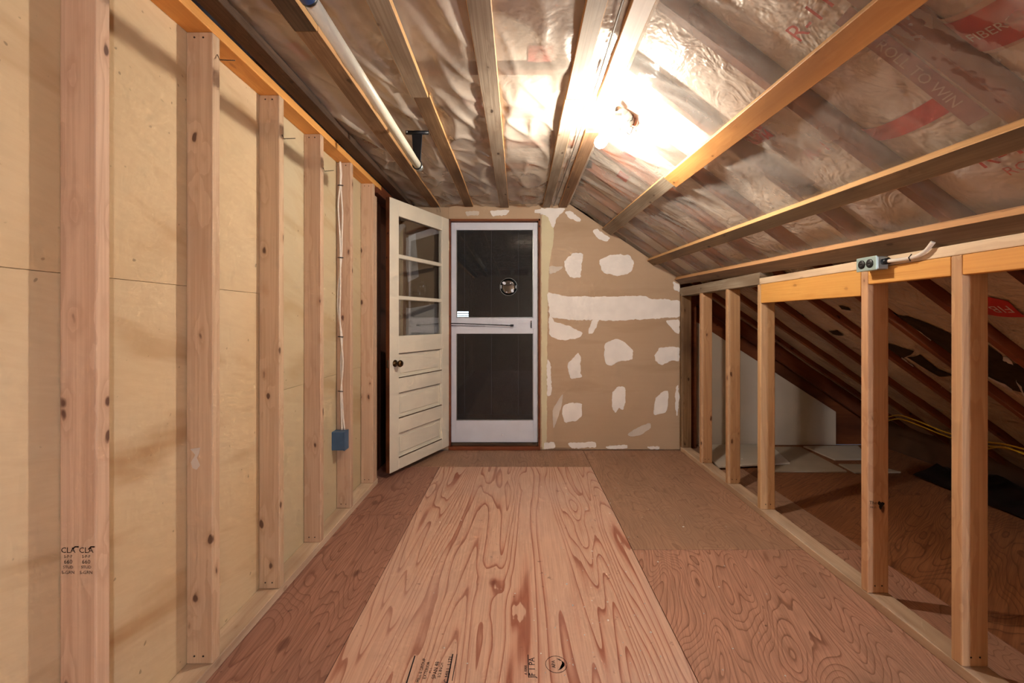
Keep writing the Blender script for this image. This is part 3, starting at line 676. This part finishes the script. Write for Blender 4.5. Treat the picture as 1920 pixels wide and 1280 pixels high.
for a, b in ((.569, .662), (.716, .812), (.866, .959)):
    pnl = dbox('panel', SW0, SW1, fz(b), fz(a), -.034, -.022, 'cream', r=0)
    dbox('moulding', SW0, SW0+.012, fz(b), fz(a), -.022, -.008, 'cream', pnl, .004)
    dbox('moulding', SW1-.012, SW1, fz(b), fz(a), -.022, -.008, 'cream', pnl, .004); dbox('moulding', SW0, SW1, fz(b), fz(b)+.014, -.022, -.008, 'cream', pnl, .004); dbox('moulding', SW0, SW1, fz(a)-.006, fz(a)-.001, -.022, -.012, 'dirt_shade', pnl, .001)  # the dark strip at the panel top paints in the recess shadow
    dbox('field', SW0+.034, SW1-.034, fz(b)+.034, fz(a)-.034, -.022, -.015, 'cream', pnl, .004)
    dbox('grime_line', SW0+.002, SW1-.002, fz(b)+.0005, fz(b)+.007, -.008, -.002, 'dirt_shade', pnl, 0)
KZ = fz(.604)-.0
kn = lathe('knob', [(.027,0),(.027,.004),(.012,.007),(.010,.026),(.018,.034),(.026,.044),(.027,.054),(.021,.064),(.006,.068)], M['brass'], d1, Mdoor @ Matrix.Translation((.058, .0, KZ)) @ Matrix.Rotation(-math.pi/2, 4, 'X'))
dbox('keyhole_plate', .045, .071, KZ-.075, KZ-.035, 0, .002, 'cream', kn)
dbox('latch_plate', -.0055, -.0035, KZ-.03, KZ+.03, -.028, -.009, 'latch')
for z in (.25, 1.05, 1.85): dbox('hinge', DW-.001, DW+.006, z-.045, z+.045, -.02, .0, 'latch')

# screen / storm door in the opening
d2 = empty('door_2', (-.22, 4.09, .06)); tag(d2, 'closed white framed screen door with two dark panes', 'door', kind='structure')
YD = 4.09
def sx(px): return (px-VX)*YD/F
def sz(py): return CH-(py-VY)*YD/F
def sbox(name, x0, x1, y0, y1, d0, d1_, mat, parent=None, r=.002): return box(name, (sx(x0), YD+d0, sz(y1)), (sx(x1), YD+d1_, sz(y0)), M[mat], parent or d2, r)
sbox('stile', 845, 855.5, 417, 829, 0, .03, 'screen_white'); sbox('stile', 1000, 1009, 417, 829, 0, .03, 'screen_white')
sbox('rail', 855.5, 1000, 417, 431, 0, .03, 'screen_white'); sbox('rail', 855.5, 1000, 595.5, 625.5, 0, .03, 'screen_white'); sbox('rail', 855.5, 1000, 788, 829, 0, .03, 'screen_white')
sbox('pane', 855.5, 1000, 431, 595.5, .012, .015, 'screen_pane', r=0); sbox('pane', 855.5, 1000, 625.5, 788, .012, .015, 'screen_pane', r=0)
for y0, y1 in ((431, 595.5), (625.5, 788)):
    sbox('bead', 855.5, 857, y0, y1, .004, .012, 'steel'); sbox('bead', 998.5, 1000, y0, y1, .004, .012, 'steel'); sbox('bead', 857, 998.5, y1-1.5, y1, .004, .012, 'steel')
p = Vector((sx(996), YD, sz(607))); tube('handle', spline([p+Vector((0,0,.028)), p+Vector((0,-.022,.02)), p+Vector((0,-.022,-.03)), p+Vector((0,0,-.036))], 4), .004, M['black_metal'], d2, 8)
box('latch_plate', (p.x+.012, YD-.004, p.z-.05), (p.x+.04, YD, p.z+.05), M['screen_white'], d2); lathe('screw_head', [(.008,0),(.008,.002),(.004,.004)], M['screen_white'], d2, aim((sx(942), YD, sz(815)), (0,-1,0)), 12)
tube('closer_rod', [(sx(838), YD-.045, sz(605.5)), (sx(961), YD-.03, sz(610))], [.0045, .0045], M['black_metal'], d2, 8); tube('closer_rod', [(sx(838), YD-.02, sz(609.5)), (sx(910), YD-.012, sz(611))], .002, M['black_metal'], d2, 6)
box('bracket', (sx(957), YD-.034, sz(612)), (sx(963), YD, sz(608)), M['black_metal'], d2, .001)
# round glass ornament added on the upper pane in place of a round reflection
oc = Vector((sx(953.5), YD+.006, sz(537.5)))
orn = tag(empty('added_glass_roundel', oc), 'round clear glass ornament standing in for a round reflection on the upper screen door pane', 'reflection_roundel')
lathe('disc', [(.0,.004),(.05,.003),(.079,0),(.05,-.003),(.0,-.004)], M['reflection_roundel'], orn, aim(oc, (0,-1,0)), 32)
tube('added_rim', [oc+Vector((.081*math.cos(i*math.pi/16), -.001, .081*math.sin(i*math.pi/16))) for i in range(33)], .0022, M['steel'], orn, 6)
for cxx, czz, ww, hh, a in ((-.04, .034, .03, .022, -.6), (.036, -.036, .022, .028, .4), (.02, .034, .012, .008, 0), (-.018, -.05, .012, .007, 0), (.07,0,.006,.03,0), (-.07,0,.006,.03,0)):
    ca, sa = math.cos(a), math.sin(a); q = [(oc.x+cxx+ca*u*ww-sa*v*hh, oc.y-.0065, oc.z+czz+sa*u*ww+ca*v*hh) for u, v in ((-.6,-.4),(.3,-.6),(.6,.1),(.2,.6),(-.5,.4))]
    prism('glint_patch', q, (0, .002, 0), M['screen_white'], orn)  # white patches paint in the bright glints of the reflection

# ================================================================== THINGS
# bare bulb lamp at the start of the slope
def lamp(loc, axis, name, label, bulbmat, watts, col, r=.031):
    A = aim(loc, axis); z = Vector(axis).normalized()
    L = tag(empty(name, loc), label, 'lamp')
    lathe('junction_box', [(.050,-.03),(.050,.004),(.046,.004)], M['galv'], L, A, 8, False)
    lathe('lamp_holder', [(.056,.004),(.058,.012),(.050,.020),(.034,.030),(.028,.050),(.027,.092),(.020,.092)], M['porcelain'], L, A)
    b = lathe('bulb', [(.012,.088),(.014,.104),(.020,.120),(r*.92,.136),(r,.150),(r*.95,.165),(r*.7,.178),(r*.3,.185),(.001,.186)], bulbmat, L, A)
    ld = bpy.data.lights.new('filament', 'POINT'); ld.energy = watts; ld.color = col; ld.shadow_soft_size = r*.85
    reg(bpy.data.objects.new('filament', ld), Matrix.Translation(Vector(loc)+z*.151), L)
    return L
lb = Vector((.520, 2.19, zs(.520, 2.19)-.004))
L1 = lamp(lb, (-.70, -.02, -.71), 'bulb_lamp', 'glowing bare bulb in a white porcelain holder at the roof slope', M['bulb'], BULB, (1, .90, .76))
for k, (dx, dy) in enumerate(((.03, -.06), (.06, -.02), (.05, .05))):
    tube('wire', spline([lb+Vector((.0, dy*.4, -.005)), lb+Vector((dx, dy, -.03-.01*k)), lb+Vector((dx+.02, dy*.3, .02))], 5), .0022, M['black_plastic' if k != 1 else 'cable_white'], L1, 6)
box('mounting_bracket', lb+Vector((-.055, -.075, -.012)), lb+Vector((-.02, -.045, .004)), M['steel'], L1)
lamp(Vector((1.39, -1.75, zs(1.39, -1.75)-.012)), (-.61, 0, -.79), 'ceiling_lamp', 'larger bare bulb in a porcelain holder behind the viewpoint', M['bulb_cool'], BULB2, (.84, .90, 1), .06)
# cable along the strip beside the lamp
cab = [(at(1169, 0, 1.40).x, 1.40-.6, ZC-.004)]
cab = spline([(.336, .6, ZC+.004), (.338, 1.4, ZC-.002), (.345, 1.9, ZC+.002), (.335, 2.6, ZC-.004), (.33, 3.3, ZC+.002), (.32, 3.95, ZC-.002)], 8)
tag(tube('lamp_cable', cab, .0045, M['cable_grey'], None, 8), 'grey cable stapled along the ceiling between the two wood strips by the lamp', 'cable')
# closet rod and its hanger
RX, RZ = -.552, 2.048
rod = tag(empty('closet_rod', (RX, 1.16, RZ)), 'long white hanging rod with a blue end under the ceiling', 'rod')
tube('rod', [(RX, 1.14, RZ), (RX, 2.43, RZ)], .0205, M['rod_white'], rod, 20); tube('end_sleeve', [(RX, .75, RZ), (RX, 1.145, RZ)], .024, M['blue_cap'], rod, 20)
tube('end_ring', [(RX, 2.405, RZ), (RX, 2.432, RZ)], .0228, M['galv'], rod, 20); tube('end_ring', [(RX, 1.14, RZ), (RX, 1.153, RZ)], .0238, M['black_plastic'], rod, 20)
hg = tag(empty('rod_hanger', (RX, 2.385, 2.2)), 'black metal T-shaped hanger holding the far end of the white rod', 'hanger')
tube('crossbar', [(RX-.062, 2.385, 2.222), (RX+.062, 2.385, 2.222)], .011, M['black_metal'], hg, 12); 
hexs = bmesh.new(); hexa(hexs, [(-.020,-.004,-.06),(.020,-.004,-.06),(.020,.004,-.06),(-.020,.004,-.06),(-.029,-.004,.09),(.029,-.004,.09),(.029,.004,.09),(-.029,.004,.09)]); bevel(hexs, .0015)
mobj('stem', from_bm(hexs), M['black_metal'], hg, Matrix.Translation((RX, 2.385, 2.132)))
tube('loop', [(RX+.0245*math.cos(i*math.pi/12), 2.385, RZ+.0245*math.sin(i*math.pi/12)) for i in range(25)], .0035, M['black_metal'], hg, 6)
lathe('screw', [(.006,0),(.006,.003),(.003,.004)], M['steel'], hg, aim((RX-.055, 2.374, 2.222), (0,-1,0)), 10)
hk = [(RX, 1.30, RZ+.024)]
h2 = tag(empty('rod_hanger', (RX, .95, 2.2)), 'black metal hanger holding the blue end of the white rod', 'hanger')
box('stem', (RX-.02, .946, RZ+.02), (RX+.02, .954, 2.235), M['black_metal'], h2)

# blue wall box and its cables on the left stud
BY = 2.70
jb = tag(empty('electrical_box', (-1.10, BY-.04, .47)), 'blue plastic wiring box nailed to a stud near the door', 'box')
bxm = bmesh.new(); boxbm(bxm, (-.048,-.032,-.056), (.048,.032,.056)); bevel(bxm, .005, 2); mobj('body', from_bm(bxm), M['blue_box'], jb, Matrix.Translation((-1.098, BY-.036, .47)))
box('lip', (-1.052, BY-.070, .412), (-1.046, BY-.003, .528), M['blue_box'], jb); box('nail_ear', (-1.15+.03, BY-.02, .403), (-1.07, BY-.008, .414), M['blue_box'], jb)
cb = tag(empty('wall_cables', (-1.09, BY-.01, .53)), 'two white cables tied down the stud to the blue box', 'cable')
top = at(638, 302, BY-.012)
def cable_pt(px, py, dy=0): return at(px, py, BY-.010-dy)
c1 = [cable_pt(*q) for q in ((638,303),(640,325),(639,348),(642,400),(641,440),(640,483),(634,545),(634,585),(641,631),(639,680),(641,733),(643,775),(646,806))]
c2 = [cable_pt(*q, .004) for q in ((637,303),(638,325),(637.5,348),(634,385),(637,440),(638,483),(638,545),(637,585),(639,631),(643,680),(639,733),(640,775),(641,806))]
for c in (c1, c2): tube('cable', spline(c, 5), .0052, M['cable_white'], cb, 8)
for py in (348, 483, 631, 733):
    p = cable_pt(639.5, py); tube('cable_tie', [p+Vector((-.016, -.0055, .001)), p+Vector((.0, -.0115, 0)), p+Vector((.016, -.0055, -.001))], .003, M['black_plastic'], cb, 6)
# outlet on the knee wall
ob = tag(empty('outlet_box', (XR-.03, 1.80, 1.43)), 'grey metal outlet box with two black sockets on the knee wall header', 'outlet')
OY0, OY1, OZ0, OZ_ = 1.752, 1.856, 1.402, 1.460
bm = bmesh.new(); boxbm(bm, (XR-.046, OY0+.003, OZ0+.003), (XR-.002, OY1-.003, OZ_-.003)); bevel(bm, .003, 2); mobj('body', from_bm(bm), M['galv'], ob)
bm = bmesh.new(); boxbm(bm, (XR-.054, OY0, OZ0), (XR-.046, OY1, OZ_)); bevel(bm, .0035, 2); cp = mobj('cover_plate', from_bm(bm), M['cover_plate'], ob)
for yc in (1.783, 1.825):
    q = lathe('socket', [(.0175,0),(.0175,.003),(.015,.0045),(.0,.0045)], M['black_plastic'], ob, aim((XR-.0535, yc, 1.431), (-1,0,0)), 20)
    for dz in (-.005, .006): box('slot', (XR-.0588, yc-.005, 1.431+dz-.001), (XR-.0575, yc+.005, 1.431+dz+.001), M['steel'], q, 0)
lathe('screw', [(.003,0),(.003,.0015),(.001,.002)], M['steel'], ob, aim((XR-.054, 1.804, 1.431), (-1,0,0)), 8)
tube('connector', [(XR-.022, OY0+.004, 1.434), (XR-.022, OY0-.022, 1.434)], .0125, M['black_metal'], ob, 12)
oc_ = spline([(XR-.022, OY0-.018, 1.434), (XR-.020, 1.69, 1.432), (XR-.016, 1.63, 1.434), (XR-.014, 1.585, 1.448), (XR-.012, 1.555, 1.478)], 6)
oc2 = tag(empty('outlet_cable', (XR-.02, 1.73, 1.434)), 'short white cable curving from the outlet box up to the roof slope', 'cable')
tube('cable', oc_, .0075, M['cable_white'], oc2, 10); tube('staple', [(XR-.0165, 1.64, 1.4215), (XR-.0255, 1.638, 1.434), (XR-.016, 1.636, 1.4465)], .0022, M['black_metal'], oc2, 6)
# drywall offcuts on the crawl space floor
def offcut(pts, z, mat, label, dz=0):
    o = prism('drywall_offcut', [(x, y, z+(dz if i > 1 else 0)) for i, (x, y) in enumerate(pts)], (0, 0, .0127), M[mat], None, .0015)
    return tag(o, label, 'drywall', 'drywall offcuts on the crawl space floor')
offcut([(2.016,3.444),(2.587,3.444),(2.645,4.10),(2.30,4.10)], .0005, 'drywall_scrap', 'brownish drywall offcut lying under the pale one, white front edge')
offcut([(1.60,3.50),(2.235,3.60),(2.38,4.13),(1.70,4.13)], .0145, 'drywall_grey', 'pale drywall offcut nearest the knee wall studs, lying uppermost')
offcut([(2.70,3.73),(3.02,3.75),(3.22,4.15),(2.69,4.13)], .0005, 'drywall_grey', 'white drywall offcut against the gable near the eave')
offcut([(2.63,3.42),(3.0,3.43),(2.90,3.60),(2.65,3.62)], .0005, 'drywall_scrap', 'small narrow drywall strip in front of the white offcut')
# yellow cables under the low rafters
for k, (dy, lab) in enumerate(((0, 'upper yellow cable looping along the low rafters'), (7, 'lower yellow cable sagging along the low rafters'), (13, 'short yellow cable lying lowest under the rafters by the eave'))):
    P = [on_slope(x, y+dy, -.03-.012*k) for x, y in ((1658,784),(1685,778),(1720,789),(1762,806),(1800,818),(1850,828),(1890,834),(1935,846))]
    if k == 2: P = [on_slope(x, y, -.06) for x, y in ((1850,842),(1875,838),(1900,843),(1935,858))]
    tag(tube('yellow_cable', spline(P, 4), .005, M['cable_yellow'], None, 8), lab, 'cable', 'yellow cables in the crawl space')
# black plastic bunched at the eave; its black also paints in the dimness there
V = lin(.6, 3.35, .05); U = lin(3.02, 3.42, .03)
bs = surf('black_plastic_sheet', lambda x, y: Vector((x, y, .006+.10*max(0, rg(x*3, y*2.2, 3))**2*min(1, (x-3.0)/.15))), U, V, M['black_sheet'], None)
tag(bs, 'crumpled black plastic sheet along the eave of the crawl space', 'plastic sheet')
# thin wire over the door head
tag(tube('loose_wire', spline([(at(812,372,3.99)), (at(818,385,3.985)), (at(824,390,3.98)), (at(826,398,3.985))], 6), .002, M['cable_grey'], None, 6), 'thin loose wire dangling from the ceiling over the cream door', 'wire')
# crumbs of compound on the floor
bm = bmesh.new()
for k in range(150):
    px = random.gauss(1110, 55) if k < 90 else random.uniform(700, 1500); py = random.uniform(880, 1270) if k < 90 else random.uniform(870, 1270)
    p = on_floor(px, py)
    if p.x > 1.44 or p.x < -.98: continue
    r = random.uniform(.0014, .0036)*(1.6 if random.random() < .15 else 1)
    v = [bm.verts.new((p.x+r*math.cos(a)*random.uniform(.7,1.4), p.y+r*math.sin(a)*random.uniform(.7,1.4), .0005)) for a in (0,1.6,3.1,4.7)]; t = bm.verts.new((p.x, p.y, r*.9+.0005))
    for i in range(4): bm.faces.new((v[i], v[(i+1)%4], t))
    bm.faces.new(v[::-1])
cr = mobj('plaster_crumbs', from_bm(bm), M['crumb']); tag(cr, 'white crumbs of joint compound scattered over the plywood floor', 'crumbs', kind='stuff')
